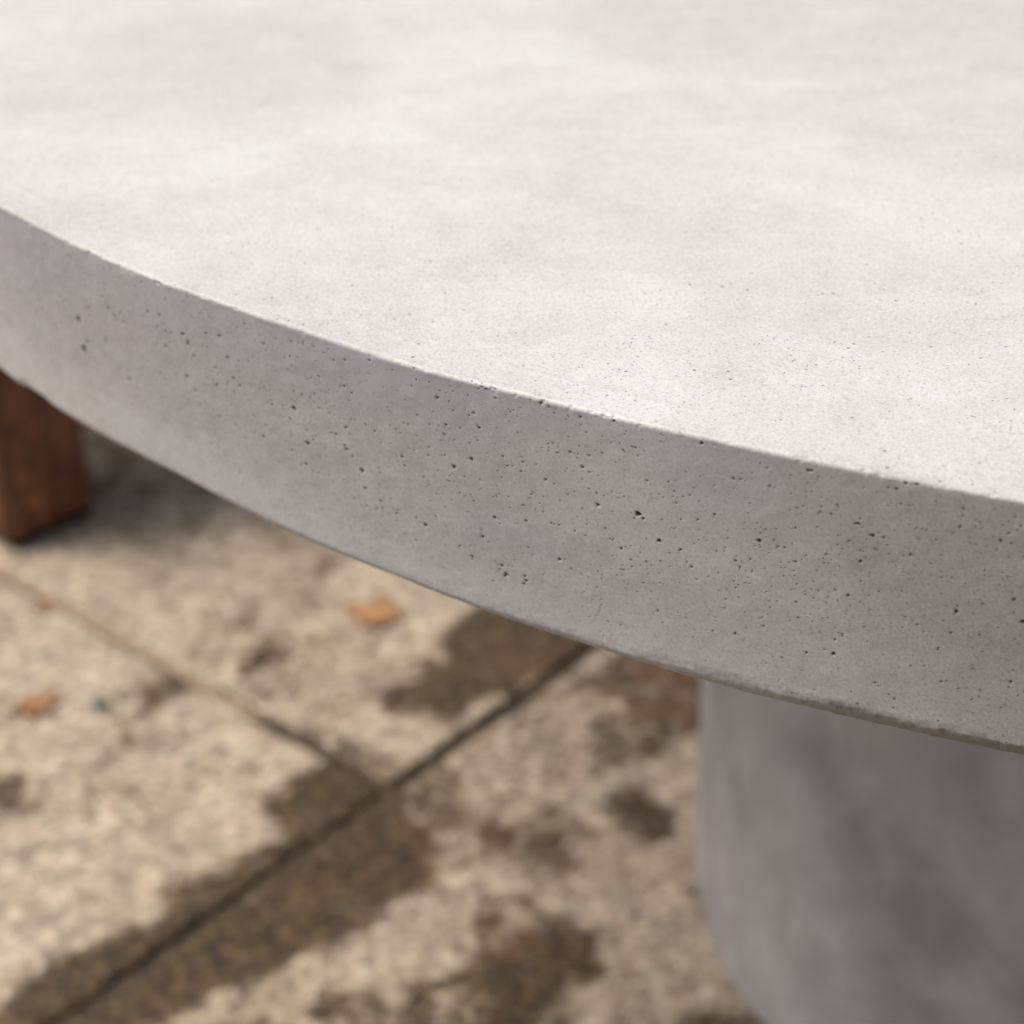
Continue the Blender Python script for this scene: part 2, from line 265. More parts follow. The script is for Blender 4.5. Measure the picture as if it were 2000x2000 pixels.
def mat_concrete_pedestal():
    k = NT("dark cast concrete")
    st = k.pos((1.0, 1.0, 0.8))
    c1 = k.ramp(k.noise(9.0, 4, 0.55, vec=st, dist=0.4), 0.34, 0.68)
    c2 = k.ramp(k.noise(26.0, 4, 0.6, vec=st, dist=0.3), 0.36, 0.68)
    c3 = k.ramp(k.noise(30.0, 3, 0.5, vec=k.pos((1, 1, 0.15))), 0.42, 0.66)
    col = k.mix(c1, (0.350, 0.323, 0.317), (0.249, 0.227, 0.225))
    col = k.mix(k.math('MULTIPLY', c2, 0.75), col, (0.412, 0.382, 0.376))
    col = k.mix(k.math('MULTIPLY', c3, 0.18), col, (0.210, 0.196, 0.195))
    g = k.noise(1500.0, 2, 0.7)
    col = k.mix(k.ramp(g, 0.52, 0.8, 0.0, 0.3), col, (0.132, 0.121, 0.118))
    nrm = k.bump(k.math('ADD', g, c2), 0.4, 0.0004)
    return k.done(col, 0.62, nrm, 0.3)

def mat_slab():
    k = NT("weathered exposed aggregate")
    n1 = k.noise(14.0, 4, 0.6, dist=0.4)
    n2 = k.noise(55.0, 4, 0.65)
    n3 = k.noise(170.0, 3, 0.7)
    v = k.voro(150.0, "Color")
    vg = k.n("SeparateColor"); k.t.links.new(v, vg.inputs[0])
    v2 = k.voro(330.0, "Color")
    vg2 = k.n("SeparateColor"); k.t.links.new(v2, vg2.inputs[0])
    n4 = k.noise(32.0, 4, 0.62, dist=0.7)
    dry = k.mix(k.ramp(n1, 0.38, 0.62), (0.316, 0.260, 0.188), (0.244, 0.210, 0.167))
    dry = k.mix(k.ramp(n4, 0.50, 0.66, 0.0, 0.85), dry, (0.453, 0.377, 0.279))
    dry = k.mix(k.ramp(n4, 0.46, 0.34, 0.0, 0.75), dry, (0.161, 0.129, 0.091))
    dry = k.mix(k.ramp(n2, 0.50, 0.66, 0.0, 0.65), dry, (0.458, 0.382, 0.283))
    dry = k.mix(k.ramp(n2, 0.46, 0.31, 0.0, 0.65), dry, (0.146, 0.121, 0.091))
    dry = k.mix(k.ramp(vg.outputs[0], 0.58, 0.92, 0.0, 0.65), dry, (0.161, 0.126, 0.091))
    dry = k.mix(k.ramp(vg.outputs[1], 0.62, 0.92, 0.0, 0.75), dry, (0.546, 0.456, 0.348))
    dry = k.mix(k.ramp(vg2.outputs[0], 0.72, 0.98, 0.0, 0.6), dry, (0.097, 0.090, 0.083))
    dry = k.mix(k.ramp(vg2.outputs[1], 0.80, 0.98, 0.0, 0.6), dry, (0.331, 0.204, 0.131))
    wet = k.mix(k.ramp(n2, 0.36, 0.64), (0.018, 0.012, 0.006), (0.034, 0.021, 0.010))
    wet = k.mix(k.ramp(vg.outputs[2], 0.60, 0.90, 0.0, 0.95), wet, (0.096, 0.064, 0.029))
    wet = k.mix(k.ramp(vg2.outputs[2], 0.66, 0.92, 0.0, 0.85), wet, (0.085, 0.050, 0.021))
    wet = k.mix(k.ramp(n3, 0.54, 0.72, 0.0, 0.5), wet, (0.010, 0.008, 0.004))
    st = k.attr("stain_shade")
    grit = k.math('ADD', k.math('SUBTRACT', n2, 0.5), k.math('MULTIPLY', k.math('SUBTRACT', vg.outputs[0], 0.5), 0.38))
    grit = k.math('ADD', grit, k.math('MULTIPLY', k.math('SUBTRACT', n4, 0.5), 0.9))
    st = k.math('ADD', st, k.math('MULTIPLY', grit, k.ramp(st, 0.0, 0.45)))
    rust = k.attr("rust")
    col = k.mix(k.ramp(st, 0.08, 0.82), dry, wet)
    col = k.mix(k.math('MULTIPLY', rust, k.ramp(n2, 0.3, 0.7, 0.35, 1.0)), col, (0.115, 0.055, 0.024))
    h = k.math('ADD', k.math('MULTIPLY', n3, 1.0), k.math('MULTIPLY', vg.outputs[0], 0.5))
    nrm = k.bump(h, 0.55, 0.0022)
    return k.done(col, k.ramp(st, 0.1, 0.9, 0.85, 0.62), nrm, 0.25)

def mat_plain(name, a, b, scale, rough=0.9, bumpd=0.002):
    k = NT(name)
    n = k.noise(scale, 4, 0.65)
    col = k.mix(k.ramp(n, 0.35, 0.65), a, b)
    return k.done(col, rough, k.bump(n, 0.6, bumpd), 0.2)

def mat_wood():
    k = NT("dark stained reclaimed wood")
    grain = k.pos((9.0, 9.0, 0.9))
    n1 = k.noise(6.0, 5, 0.6, vec=grain, dist=1.2)
    n2 = k.noise(24.0, 3, 0.6, dist=0.5)
    n3 = k.noise(60.0, 4, 0.6, vec=grain)
    col = k.mix(k.ramp(n1, 0.36, 0.66), (0.088, 0.029, 0.015), (0.198, 0.074, 0.028))
    col = k.mix(k.ramp(n2, 0.52, 0.70, 0.0, 0.85), col, (0.336, 0.118, 0.033))
    col = k.mix(k.ramp(n2, 0.46, 0.32, 0.0, 0.8), col, (0.063, 0.016, 0.010))
    col = k.mix(k.ramp(n3, 0.55, 0.75, 0.0, 0.5), col, (0.030, 0.013, 0.008))
    return k.done(col, 0.33, k.bump(n3, 0.5, 0.0015), 0.5)

M_TOP = mat_concrete_top()
M_PED = mat_concrete_pedestal()
M_SLAB = mat_slab()
M_BED = mat_plain("dark joint soil", (0.030, 0.023, 0.016), (0.070, 0.052, 0.034), 90.0)
M_SAND = mat_plain("joint sand", (0.221, 0.153, 0.104), (0.286, 0.215, 0.156), 120.0)
M_EARTH = mat_plain("worn paving beyond", (0.40, 0.35, 0.28), (0.50, 0.44, 0.36), 3.0)
M_WOOD = mat_wood()
M_RUBBER = mat_plain("black rubber", (0.012, 0.012, 0.012), (0.02, 0.019, 0.018), 60.0, 0.7, 0.0005)

# ------------------------------------------------------------------ the ground
ground = link("ground", mesh_from("ground", [(-150, -150, -0.005), (150, -150, -0.005), (150, 150, -0.005), (-150, 150, -0.005)], [(0, 1, 2, 3)]), M_BED)
tag(ground, kind="structure")

DIR_A = math.radians(47.823)                      # the long joint
UA = np.array([math.cos(DIR_A), math.sin(DIR_A)])
UN = np.array([-UA[1], UA[0]])
X0 = np.array([-0.1052, 1.1945])                  # where the two joints meet
SL, SW, GAP, GAPB = 0.90, 0.70, 0.0100, 0.0085     # slab along the joint, across it, joint widths

def stain_shade_field(px, py):
    wx = px + 0.015 * fbm(px * 34, py * 34, 101, 5)
    wy = py + 0.015 * fbm(px * 34, py * 34, 131, 5)
    s = np.zeros_like(px)
    for a, pts in STAINS:
        d = poly_sd(wx, wy, pts)
        m = smooth(-0.017, 0.010, d)
        s = np.maximum(s, a * m) if a > 0 else s * (1 + a * m)
    # thin damp line that follows the long joint, and old blotches away from the picture
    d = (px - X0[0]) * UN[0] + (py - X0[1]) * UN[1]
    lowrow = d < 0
    d = np.abs(d)
    s = np.maximum(s, 0.55 * smooth(0.020, 0.004, d + 0.012 * fbm(px * 40, py * 40, 51, 3)))
    # the slab row under the table is darkened all over, its shade put into the colour
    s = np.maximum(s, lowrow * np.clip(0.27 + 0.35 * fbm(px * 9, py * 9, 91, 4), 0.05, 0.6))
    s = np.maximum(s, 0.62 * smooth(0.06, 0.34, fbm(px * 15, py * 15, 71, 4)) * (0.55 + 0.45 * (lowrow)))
    return s

def slab_grid_mesh(name, w, d, step, ox, oy, rz):
    """one slab: a finely divided worn top face with rounded arrises, sides and underside"""
    nx, ny = int(w / step) + 1, int(d / step) + 1
    xs = np.linspace(-w / 2, w / 2, nx); ys = np.linspace(-d / 2, d / 2, ny)
    xs = np.concatenate([[xs[0]], xs, [xs[-1]]]); ys = np.concatenate([[ys[0]], ys, [ys[-1]]])
    gx, gy = np.meshgrid(xs, ys, indexing='ij')
    c, s = math.cos(rz), math.sin(rz)
    wx, wy = ox + c * gx - s * gy, oy + s * gx + c * gy
    e = np.minimum(w / 2 - np.abs(gx), d / 2 - np.abs(gy))
    z = -0.0025 * (1 - np.clip(e / 0.005, 0, 1)) ** 2
    z += 0.0006 * fbm(wx * 90, wy * 90, 5, 3) + 0.0007 * fbm(wx * 9, wy * 9, 25, 2)
    rag = smooth(0.012, 0.0, e) * np.clip(fbm(wx * 45, wy * 45, 61, 3), 0, 1)
    z -= 0.006 * rag
    z[0, :] = z[-1, :] = -0.04; z[:, 0] = z[:, -1] = -0.04
    co = np.stack([gx, gy, z], -1).reshape(-1, 3)
    a, b = gx.shape
    idx = np.arange(a * b).reshape(a, b)
    q = np.stack([idx[:-1, :-1], idx[1:, :-1], idx[1:, 1:], idx[:-1, 1:]], -1).reshape(-1, 4)
    st = stain_shade_field(wx, wy)
    st = np.maximum(st, smooth(0.0045, 0.0015, e) * 1.0)              # soil worked into the joints
    rust = np.zeros_like(st)
    for (rx, ry, rr, ra) in ((0.128, 1.36, 0.06, 0.9), (0.10, 1.285, 0.026, 0.75), (0.145, 1.29, 0.04, 0.9), (0.02, 1.36, 0.05, 0.4), (-0.02, 1.03, 0.03, 0.45), (0.06, 1.10, 0.05, 0.3), (-0.05, 1.12, 0.05, 0.3), (-0.43, 1.31, 0.03, 0.25)):
        dd = np.hypot(wx - rx, wy - ry) / rr + 0.9 * fbm(wx * 45, wy * 45, 81, 3)
        rust = np.maximum(rust, ra * smooth(1.0, 0.4, dd))
    return mesh_from(name, co, q, True, {"stain_shade": st, "rust": rust})

paving = empty("paving", (0, 0, 0))
tag(paving, kind="structure")

def plain_slab_mesh(w, d):
    bm = bmesh.new()
    bmesh.ops.create_cube(bm, size=1.0)
    for v in bm.verts:
        v.co = Vector((v.co.x * w, v.co.y * d, (v.co.z - 0.5) * 0.04))
    top = [e for e in bm.edges if all(v.co.z > -0.001 for v in e.verts)]
    bmesh.ops.bevel(bm, geom=top, offset=0.004, segments=2, profile=0.5, affect='EDGES')
    me = bpy.data.meshes.new("paving_slab")
    bm.to_mesh(me); bm.free()
    return me

SLABS = []
plain = plain_slab_mesh(SL - GAPB, SW - GAP)
plain.materials.append(M_SLAB)
for row in range(-7, 8):
    # row 0 lies up-left of the long joint, row -1 below it; rows are laid half a slab apart
    shift = 0.0 if row % 2 == 0 else SL * 0.5
    for kcol in range(-6, 7):
        u = shift + (kcol + 0.5) * SL
        v = (row + 0.5) * SW
        cx, cy = X0 + UA * u + UN * v
        if math.hypot(cx - 0.2, cy - 1.6) > 4.6:
            continue
        near = row in (0, -1) and abs(u) < 0.95
        if near:
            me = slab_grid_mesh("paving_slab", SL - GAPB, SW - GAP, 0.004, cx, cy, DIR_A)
        else:
            me = plain
        o = link("paving_slab", me, M_SLAB, paving, (cx, cy, 0.0 if near else random.uniform(-0.0015, 0.0008)))
        o.rotation_euler.z = DIR_A
        SLABS.append(o)

# sand washed into the cross joint, away from the junction
def sand_strip():
    n = 120
    us = np.linspace(-GAPB / 2 - 0.001, GAPB / 2 + 0.001, 5)
    vs = np.linspace(0.10, SW - 0.005, n)
    gu, gv = np.meshgrid(us, vs, indexing='ij')
    z = -0.0062 + 0.0056 * smooth(0.10, 0.26, gv) + 0.0022 * fbm(gu * 200, gv * 60, 33, 2)
    z = np.minimum(z, -0.0006)
    x = X0[0] + UA[0] * gu + UN[0] * gv; y = X0[1] + UA[1] * gu + UN[1] * gv
    idx = np.arange(gu.size).reshape(gu.shape)
    q = np.stack([idx[:-1, :-1], idx[1:, :-1], idx[1:, 1:], idx[:-1, 1:]], -1).reshape(-1, 4)
    o = link("joint_sand", mesh_from("joint_sand", np.stack([x, y, z], -1).reshape(-1, 3), q), M_SAND, paving)
    tag(o, kind="stuff")
sand_strip()

# ------------------------------------------------------------------ the table
table = empty("dining_table", (TC[0], TC[1], 0))
tag(table, "large round grey concrete dining table on a thick drum pedestal, pitted rim", "table")

def wob(tab, th):
    t = np.array([a for a, b in tab]); d = np.array([b for a, b in tab]) * 0.001
    o = np.argsort(t); t, d = t[o], d[o]
    t = np.concatenate([[t[0] - 12], t, [t[-1] + 12]]); d = np.concatenate([[0], d, [0]])
    r = 0
    for s in (-1.2, -0.6, 0, 0.6, 1.2):
        r = r + np.interp(th + s, t, d) / 5
    return r

def tabletop_mesh():
    # columns: fine along the stretch of rim one looks at, coarse elsewhere
    dense = np.arange(-146.0, -106.0, 0.026)
    rest = np.arange(-106.0, 214.0, 1.5)
    th = np.concatenate([dense, rest])
    nth = len(th)
    # profile (radius, z, arc tag); from the middle of the underside out, up the rim and back over the top
    rb = R - INS                                    # lower arris radius
    zb, zt = H - T, H
    pr, pz = [], []
    for r_ in (0.002, 0.10, 0.20, 0.30, 0.45, 0.60, 0.69):
        pr.append(r_); pz.append(zb)
    CH = 0.0055                                     # worn lower chamfer
    for k in np.linspace(0, 1, 12):
        pr.append(rb - 0.012 + 0.006 * k); pz.append(zb)
    a = np.linspace(0, 1, 16)[1:]
    for k in a:                                     # rounded lower arris
        ang = -math.pi / 2 + k * math.pi / 2 * 0.93
        pr.append(rb - 0.006 + 0.006 * math.cos(ang)); pz.append(zb + CH + CH * math.sin(ang))
    s0 = len(pr)
    z1, z2 = pz[-1], zt - 0.0011
    r1, r2 = pr[-1], R
    nz = 240
    for k in np.linspace(0, 1, nz)[1:]:
        # the mould leans outward; slightly convex towards the top
        pr.append(r1 + (r2 - r1) * k); pz.append(z1 + (z2 - z1) * k)
    s1 = len(pr) - 1
    for k in np.linspace(0, 1, 8)[1:]:              # small upper arris
        ang = k * math.pi / 2
        pr.append(R - 0.0011 + 0.0011 * math.cos(ang)); pz.append(zt - 0.0011 + 0.0011 * math.sin(ang))
    for d_ in np.arange(0.0006, 0.05, 0.0006):
        pr.append(R - 0.0011 - d_); pz.append(zt)
    for r_ in (0.69, 0.675, 0.65, 0.62, 0.58, 0.53, 0.47, 0.40, 0.32, 0.22, 0.12, 0.002):
        pr.append(r_); pz.append(zt)
    pr, pz = np.array(pr), np.array(pz)
    npf = len(pr)
    tr = np.gradient(pr); tz = np.gradient(pz)
    ln = np.hypot(tr, tz); nr, nz_ = tz / ln, -tr / ln      # outward normal of the profile
    RR = np.repeat(pr[None, :], nth, 0); ZZ = np.repeat(pz[None, :], nth, 0)
    TH = np.repeat(th[:, None], npf, 1)
    rim = smooth(0.60, 0.74, pr)[None, :]
    up = smooth(zb, zt, pz)[None, :]
    RR = RR + rim * ((1 - up) * wob(BOT_WOB, th)[:, None] + up * wob(TOP_WOB, th)[:, None])
    X = np.radians(TH) * R                                   # metres along the rim
    YS = np.cumsum(np.concatenate([[0], np.hypot(np.diff(pr), np.diff(pz))]))[None, :] + 0 * X
    cool = np.zeros_like(RR); disp = np.zeros_like(RR); pore = np.zeros_like(RR); dirt_dim = np.zeros_like(RR); pale = np.zeros_like(RR)
    dz = (th > -146.1) & (th < -105.9)
    nd = int(dz.sum())
    Xd, Yd = X[:nd], YS[:nd]
    # hand-cast unevenness
    disp[:nd] += (0.0006 * fbm(Xd * 22, Yd * 22, 201, 3) + 0.00018 * fbm(Xd * 160, Yd * 160, 221, 3)) * rim
    sideE = (np.arange(npf) > s0 - 18) & (np.arange(npf) < s1 + 3)
    # nicked upper arris
    ez = np.exp(-((np.arange(npf) - (s1 + 3)) / 5.0) ** 2)[None, :]
    disp[:nd] -= 0.0012 * ez * np.clip(fbm(Xd * 520, Yd * 900, 301, 4) - 0.18, 0, 1) * (0.4 + 0.9 * smooth(-0.1, 0.3, fbm(Xd * 35, 0 * Yd + 7, 305, 2)))
    disp[:nd] += 0.0003 * ez * fbm(Xd * 60, Yd * 200, 311, 3)
    # trowel ridge just inside the edge
    rd = np.exp(-((pr - (R - 0.011)) / 0.0012) ** 2)[None, :] * (pz > zt - 1e-6)[None, :]
    disp[:nd] += 0.00022 * rd * smooth(-0.1, 0.3, fbm(Xd * 18, 0 * Yd, 321, 2))
    # bruised lower edge: crumbled mortar with dirt caught in it, worst at the near end
    lo = np.clip(1 - np.abs(np.arange(npf) - (s0 - 6)) / 26.0, 0, 1)[None, :]
    worst = smooth(-128.5, -120.0, th[:nd])[:, None]
    worst = np.maximum(worst, 0.45 * smooth(-0.1, 0.25, fbm(th[:nd] * 0.55, 0 * th[:nd], 333, 2))[:, None])
    cr = fbm(Xd * 95, Yd * 170, 341, 4)
    disp[:nd] -= lo * (0.0001 + 0.00015 * worst) * np.clip(cr + 0.05, 0, 1)
    disp[:nd] += lo * (0.15 + worst) * 0.00022 * fbm(Xd * 700, Yd * 700, 351, 3)
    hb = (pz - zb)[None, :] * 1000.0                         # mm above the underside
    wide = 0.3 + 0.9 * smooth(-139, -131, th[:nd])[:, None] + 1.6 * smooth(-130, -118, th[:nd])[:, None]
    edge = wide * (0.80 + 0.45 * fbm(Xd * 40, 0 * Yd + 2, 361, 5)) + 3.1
    dirt_dim[:nd] = smooth(3.2, -1.8, hb - edge) * (0.36 + 0.45 * smooth(-128, -120, th[:nd])[:, None])
    dirt_dim[:nd] *= 0.55 + 0.8 * smooth(-0.35, 0.35, fbm(Xd * 70, Yd * 350, 365, 4))
    dirt_dim[:nd] += smooth(2.2, -0.6, hb - edge) * 0.7 * fbm(Xd * 420, Yd * 620, 371, 4) * smooth(-137, -124, th[:nd])[:, None]
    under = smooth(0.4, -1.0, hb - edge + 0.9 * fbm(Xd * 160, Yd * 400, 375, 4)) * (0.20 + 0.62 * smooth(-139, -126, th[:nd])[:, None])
    dirt_dim[:nd] = np.maximum(dirt_dim[:nd], under)
    dirt_dim[:nd] = np.clip(dirt_dim[:nd], 0, 0.95) * (pr > 0.70)[None, :] * (pz < zb + 0.02)[None, :]
    cool[:nd] = (pr > 0.74)[None, :] * (pz < zt - 0.0008)[None, :] * smooth(12, 34, hb) * smooth(-113, -121, th[:nd])[:, None] * np.clip(0.55 + 0.9 * fbm(Xd * 12, Yd * 18, 387, 3), 0, 1)  # cooler, darker shading of the upper side, put into the colour
    film = smooth(-121, -111, th[:nd])[:, None] * (0.16 + 0.22 * fbm(Xd * 20, Yd * 25, 385, 3)) * (hb > 0) * (pr > 0.74)[None, :]
    dirt_dim[:nd] = np.maximum(dirt_dim[:nd], np.clip(film, 0, 0.3) * (pz < zt - 0.0015)[None, :])
    spot = smooth(1.1, 0.3, np.hypot((Xd - math.radians(-116.1) * R) / 0.014, (ZZ[:nd] - 0.7265) / 0.011) + 0.6 * fbm(Xd * 70, Yd * 70, 389, 3))
    dirt_dim[:nd] = np.maximum(dirt_dim[:nd], 0.26 * spot * ((pr > 0.74) & (pz < zt - 0.002))[None, :])
    dirt_dim[:nd] = np.maximum(dirt_dim[:nd], ez * (0.12 + 0.3 * np.clip(fbm(Xd * 120, Yd * 300, 395, 4), 0, 1)))  # upper arris darkened in colour to dull its sunlit line
    low_light = smooth(34, 5, hb + 14 * fbm(Xd * 14, 0 * Yd + 5, 383, 2)) * smooth(-113, -124, th[:nd])[:, None] * (0.75 + 0.9 * fbm(Xd * 16, Yd * 22, 381, 3))  # lower side lightened in colour, as if by light off the ground
    pale[:nd] = np.clip(0.48 * low_light, 0, 0.5) * (pz < zb + 0.05)[None, :] * (pr > 0.70)[None, :]
    # old chip near the far end: a scoop with a pale broken face
    def scoop(tc, zc, wx, wz, depth, palev):
        dx = (Xd - math.radians(tc) * R) / wx
        dzz = (np.repeat(pz[None, :], nd, 0) - zc) / wz
        q = np.hypot(dx, dzz) + 0.45 * fbm(Xd * 160, Yd * 160, 391, 3)
        m = smooth(1.0, 0.55, q) * sideE[None, :]
        disp[:nd] -= depth * m
        pale[:nd] = np.maximum(pale[:nd], palev * smooth(1.25, 0.7, q) * sideE[None, :])
    scoop(-141.35, zb + 0.001, 0.008, 0.0065, 0.0009, 0.55)
    scoop(-140.5, zb + 0.001, 0.006, 0.0045, 0.0007, 0.5)
    # air holes
    zside = pz
    pits = [(a, b * 0.001, c * 0.001, d * 0.001) for a, b, c, d in PITS]
    pr_ = np.random.default_rng(5)
    def scatter(n, lo_, hi_, zlo, zhi, rmin, rmax):
        for _ in range(n):
            a_ = pr_.uniform(lo_, hi_); z_ = pr_.uniform(zlo, zhi)
            r_ = rmin + (rmax - rmin) * pr_.random() ** 3
            pits.append((a_, z_, r_ * pr_.uniform(0.8, 1.3), r_ * pr_.uniform(0.8, 1.3)))
    scatter(520, -146, -106, zb + 0.006, zt - 0.003, 0.00016, 0.00036)
    scatter(300, -138, -114, zb + 0.036, zt - 0.003, 0.00016, 0.00036)
    scatter(60, -111, -106, zb + 0.010, zt - 0.004, 0.0002, 0.0006)
    scatter(20, -146, -143.6, zb + 0.010, zt - 0.004, 0.0002, 0.0006)
    rows = np.arange(s0, s1)
    thd = th[:nd]
    for a_, z_, rx, rz in pits:
        gr = 0.80 + 0.14 * min(1.0, max(0.0, (max(rx, rz) - 0.0003) / 0.0002))
        rx = max(rx * gr, 0.00022); rz = max(rz * gr, 0.00022)
        i0 = np.searchsorted(thd, a_ - math.degrees(rx * 1.8 / R)); i1 = np.searchsorted(thd, a_ + math.degrees(rx * 1.8 / R)) + 1
        j0 = s0 + np.searchsorted(zside[rows], z_ - rz * 1.8) - 1; j1 = s0 + np.searchsorted(zside[rows], z_ + rz * 1.8) + 2
        j0 = max(j0, s0 - 4); j1 = min(j1, s1 + 2); i1 = min(i1, nd)
        if i1 <= i0 or j1 <= j0:
            continue
        dx = (Xd[i0:i1, j0:j1] - math.radians(a_) * R) / rx
        dy = (zside[j0:j1][None, :] - z_) / rz
        q = np.hypot(dx, dy) * (1 + 0.18 * np.sin(3 * np.arctan2(dy, dx) + a_ * 50))
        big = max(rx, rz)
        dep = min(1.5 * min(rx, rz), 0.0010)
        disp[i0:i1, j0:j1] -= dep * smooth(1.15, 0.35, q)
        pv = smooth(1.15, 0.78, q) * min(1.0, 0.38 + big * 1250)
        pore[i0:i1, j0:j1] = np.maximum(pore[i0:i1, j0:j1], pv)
    nrr, nzz = nr[None, :], nz_[None, :]
    RR = RR + disp * nrr; ZZ = ZZ + disp * nzz
    ang = np.radians(TH)
    co = np.stack([RR * np.cos(ang), RR * np.sin(ang), ZZ], -1).reshape(-1, 3)
    idx = np.arange(nth * npf).reshape(nth, npf)
    idn = np.roll(idx, -1, 0)
    q = np.stack([idx[:, :-1], idn[:, :-1], idn[:, 1:], idx[:, 1:]], -1).reshape(-1, 4)
    return mesh_from("tabletop", co, q, True, {"pore": pore, "dirt_dim": dirt_dim, "pale": pale, "cool": cool})

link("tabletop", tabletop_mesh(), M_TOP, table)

def pedestal_mesh():
    pr, pz = [0.02], [0.0005]
    f = 0.009
    for k in np.linspace(0, 1, 7):
        a = -math.pi / 2 + k * math.pi / 2
        pr.append(RP - f + f * math.cos(a)); pz.append(0.0005 + f + f * math.sin(a))
    for z in np.linspace(0.02, H - T - 0.002, 60):
        pr.append(RP); pz.append(z)
    pr, pz = np.array(pr), np.array(pz)
    th = np.radians(np.arange(0, 360, 1.0))
    RR = np.repeat(pr[None, :], len(th), 0); ZZ = np.repeat(pz[None, :], len(th), 0)
    X = np.repeat(th[:, None], len(pr), 1) * RP
    w = np.minimum(1, np.minimum(th, 2 * math.pi - th) / 0.3)[:, None] * (pz > 0.012)[None, :]
    RR = RR + w * 0.0016 * fbm(X * 14 + 40, ZZ * 9, 401, 3)
    co = np.stack([RR * np.cos(th)[:, None], RR * np.sin(th)[:, None], ZZ], -1).reshape(-1, 3)
    idx = np.arange(co.shape[0]).reshape(RR.shape); idn = np.roll(idx, -1, 0)
    q = np.stack([idx[:, :-1], idn[:, :-1], idn[:, 1:], idx[:, 1:]], -1).reshape(-1, 4)
    return mesh_from("pedestal", co, q)
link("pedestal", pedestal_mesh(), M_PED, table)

# ------------------------------------------------------------------ the wooden stool behind
C0 = np.array([-0.4855, 1.5790])                 # foot of the nearest leg's near corner
A_ST = math.radians(46.0)
LEG, SEAT, SH = 0.104, 0.32, 0.36
ua = np.array([math.cos(A_ST), math.sin(A_ST)]); ub = np.array([-ua[1], ua[0]])
sc_ = C0 + (ua + ub) * SEAT / 2
stool = empty("wooden_stool", (sc_[0], sc_[1], 0), A_ST)
tag(stool, "dark brown wooden stool with thick square legs standing behind the table", "stool")

def block_mesh(name, x0, x1, y0, y1, z0, z1, bev, seed, cuts=10, amp=0.0012, splay=0.0):
    bm = bmesh.new()
    bmesh.ops.create_cube(bm, size=1.0)
    for v in bm.verts:
        v.co = Vector((x0 + (v.co.x + .5) * (x1 - x0), y0 + (v.co.y + .5) * (y1 - y0), z0 + (v.co.z + .5) * (z1 - z0)))
    bmesh.ops.bevel(bm, geom=bm.edges[:], offset=bev, segments=3, profile=0.5, affect='EDGES')
    long_e = [e for e in bm.edges if e.calc_length() > 0.05]
    bmesh.ops.subdivide_edges(bm, edges=long_e, cuts=cuts, use_grid_fill=True)
    for v in bm.verts:
        n = fbm(v.co.x * 30 + v.co.z * 11, v.co.y * 30 + v.co.z * 9, seed, 2)
        v.co += Vector((v.co.x - (x0 + x1) / 2, v.co.y - (y0 + y1) / 2, 0)).normalized() * float(n) * amp * 2
    if splay:
        for v in bm.verts:
            k = max(0.0, 1 - v.co.z / 0.22) * splay
            v.co.x += k * (1 if x0 + x1 > 0 else -1)
            v.co.y += k * (1 if y0 + y1 > 0 else -1)
    for f in bm.faces:
        f.smooth = True
    me = bpy.data.meshes.new(name)
    bm.to_mesh(me); bm.free()
    return me

h = SEAT / 2
for i, (sx, sy) in enumerate(((-1, -1), (1, -1), (-1, 1), (1, 1))):
    x0, x1 = (-h, -h + LEG) if sx < 0 else (h - LEG, h)
    y0, y1 = (-h, -h + LEG) if sy < 0 else (h - LEG, h)
    leg = link("leg", block_mesh("leg", x0, x1, y0, y1, 0.004, SH - 0.05, 0.016, 500 + i, splay=0.007), M_WOOD, stool)
    link("foot_pad", block_mesh("foot_pad", x0 + 0.007, x1 - 0.004, y0 + 0.004, y1 - 0.007, 0.0004, 0.007, 0.002, 520 + i, 1, 0.0, splay=0.006), M_RUBBER, leg)
link("seat", block_mesh("seat", -h - 0.004, h + 0.004, -h - 0.004, h + 0.004, SH - 0.05, SH, 0.008, 540), M_WOOD, stool)
for sx in (-1, 1):
    link("stretcher", block_mesh("stretcher", sx * (h - LEG / 2) - 0.015, sx * (h - LEG / 2) + 0.015, -h + LEG, h - LEG, 0.24, 0.275, 0.004, 560), M_WOOD, stool)

# ------------------------------------------------------------------ fallen leaves and grit
def mat_leaf(name, a, b):
    k = NT(name)
    n = k.noise(75.0, 3, 0.6)
    col = k.mix(k.ramp(n, 0.48, 0.62), a, b)
    k.b.inputs["Transmission Weight"].default_value = 0.0
    return k.done(col, 0.6, k.bump(n, 0.4, 0.0006), 0.3)

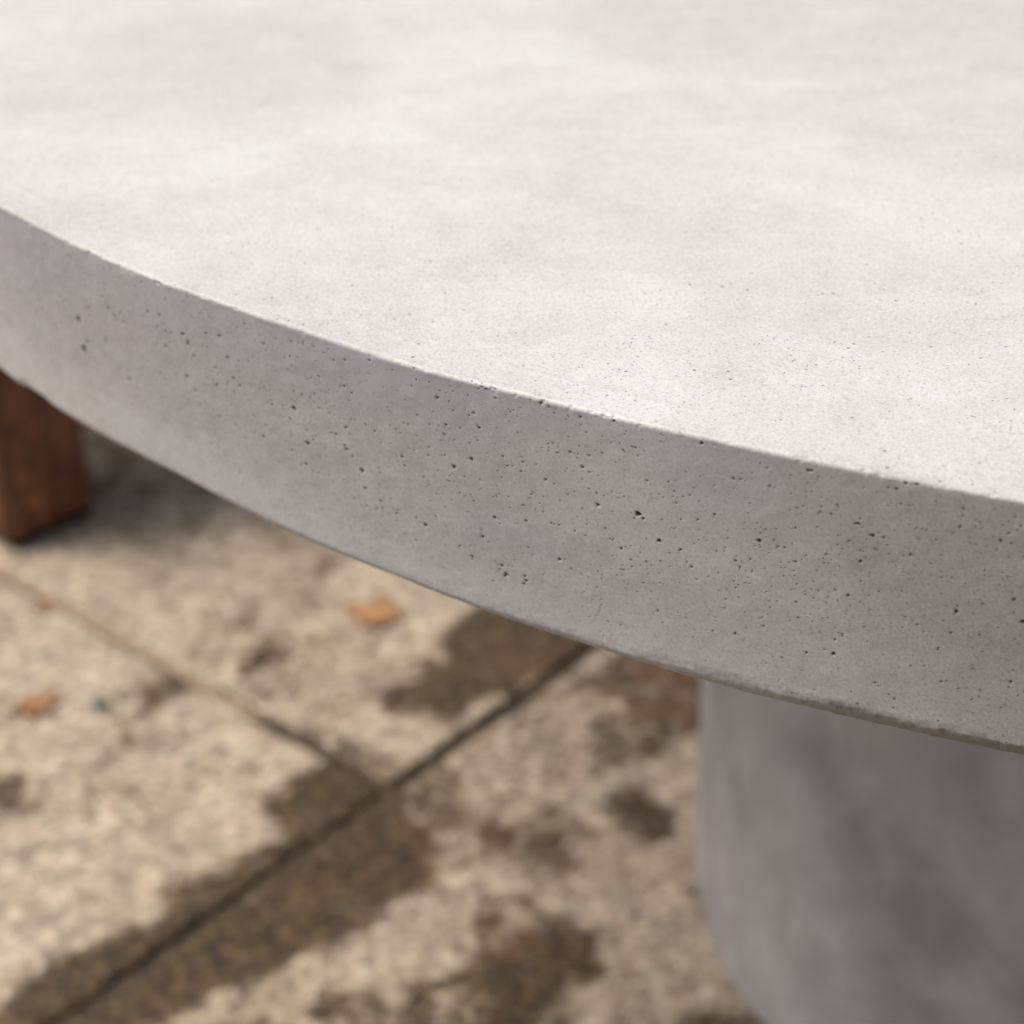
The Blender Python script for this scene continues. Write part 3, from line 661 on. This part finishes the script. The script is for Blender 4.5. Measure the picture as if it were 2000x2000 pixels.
def leaf_thing(name, label, x, y, rz, length, width, curl, mat, vein_mat, lobes=0.0, seed=0, tilt=(0, 0)):
    root = empty(name, (x, y, 0.0), rz)
    root.rotation_euler = (tilt[0], tilt[1], rz)
    tag(root, label, "leaf", "fallen leaves on the paving")
    nu, nv = 22, 9
    us = np.linspace(0, 1, nu); vs = np.linspace(-1, 1, nv)
    w = width / 2 * np.sin(np.pi * np.clip(us, 0.02, 0.985)) ** 0.85 * (1 - lobes + 1.6 * lobes * np.abs(np.sin(us * 9.5 + seed)) ** 2)
    top, bot = [], []
    for i, u in enumerate(us):
        for v in vs:
            x_ = (u - 0.5) * length + 0.12 * length * lobes * abs(v) * math.sin(u * 6)
            y_ = v * w[i]
            z_ = 0.0012 + curl * (abs(v) ** 1.6) * (0.4 + 0.6 * math.sin(u * math.pi)) + curl * 0.9 * (u - 0.45) ** 2 * 2 + 0.0014 * float(fbm(u * 6, v * 2 + 3, 600 + seed, 2)) + 0.0006
            top.append((x_, y_, z_ + 0.0002)); bot.append((x_, y_, z_ - 0.0002))
    co = np.array(top + bot)
    idx = np.arange(nu * nv).reshape(nu, nv)
    q1 = np.stack([idx[:-1, :-1], idx[1:, :-1], idx[1:, 1:], idx[:-1, 1:]], -1).reshape(-1, 4)
    q2 = q1[:, ::-1] + nu * nv
    rim = list(idx[:, 0]) + list(idx[-1, 1:]) + list(idx[:-1, -1][::-1]) + list(idx[0, 1:-1][::-1])
    n = nu * nv
    q3 = np.array([(rim[i], rim[(i + 1) % len(rim)], rim[(i + 1) % len(rim)] + n, rim[i] + n) for i in range(len(rim))])
    link("blade", mesh_from("blade", co, np.concatenate([q1, q2, q3])), mat, root)
    # midrib that runs on into the stalk
    cu = np.linspace(-0.28, 0.97, 26); ring = []
    for u in cu:
        z_ = 0.0022 + (curl * 0.9 * (max(u, 0) - 0.45) ** 2 * 2 + 0.0014 * float(fbm(max(u, 0) * 6, 3.0, 600 + seed, 2)) if u > 0 else curl * 0.36)
        rr = 0.0006 * (1.15 - 0.8 * max(u, 0))
        for a in range(6):
            ring.append(((u - 0.5) * length, rr * math.cos(a * math.pi / 3) + (0.004 * math.sin(u * 9) if u < 0 else 0), z_ + 0.0002 + rr * math.sin(a * math.pi / 3)))
    ridx = np.arange(len(ring)).reshape(len(cu), 6); rn = np.roll(ridx, -1, 1)
    link("stalk", mesh_from("stalk", ring, np.stack([ridx[:-1], ridx[1:], rn[1:], rn[:-1]], -1).reshape(-1, 4)), vein_mat, root)
    return root

L_OR = mat_leaf("dry orange leaf", (0.40, 0.215, 0.095), (0.20, 0.095, 0.035))
L_RU = mat_leaf("dry rust leaf", (0.260, 0.118, 0.053), (0.384, 0.211, 0.099))
L_VN = mat_leaf("leaf stalk", (0.149, 0.074, 0.031), (0.112, 0.056, 0.025))
leaf_thing("dry_leaf", "orange dry leaf, largest of the fallen leaves, under the table's rim near the middle", -0.128, 1.443, -0.35, 0.058, 0.050, 0.0045, L_OR, L_VN, 0.50, 1)
leaf_thing("dry_leaf", "small rust coloured dry leaf lying beside the dark pebble at the left", -0.412, 1.320, 0.55, 0.044, 0.028, 0.004, L_RU, L_VN, 0.4, 2)
leaf_thing("dry_leaf", "tiny tan scrap of leaf on the cross joint nearest the stool", -0.437, 1.472, -0.5, 0.020, 0.011, 0.002, L_RU, L_VN, 0.3, 4)

def pebble(label, x, y, r, mat, seed):
    bm = bmesh.new()
    bmesh.ops.create_icosphere(bm, subdivisions=3, radius=r)
    for v in bm.verts:
        n = float(fbm(v.co.x / r * 1.3 + 5, v.co.y / r * 1.3 + v.co.z / r, seed, 2))
        v.co *= 1 + 0.35 * n
        v.co.z *= 0.6
    zmin = min(v.co.z for v in bm.verts)
    for v in bm.verts:
        v.co.z -= zmin
    for f in bm.faces:
        f.smooth = True
    me = bpy.data.meshes.new("pebble"); bm.to_mesh(me); bm.free()
    return tag(link("pebble", me, mat, None, (x, y, 0.0003)), label, "pebble")
M_PEB = mat_plain("slate pebble", (0.10, 0.10, 0.105), (0.16, 0.155, 0.155), 150.0, 0.7, 0.0006)
pebble("small dark slate pebble on the paving right of the rust leaf", -0.3575, 1.3185, 0.0065, M_PEB, 700)
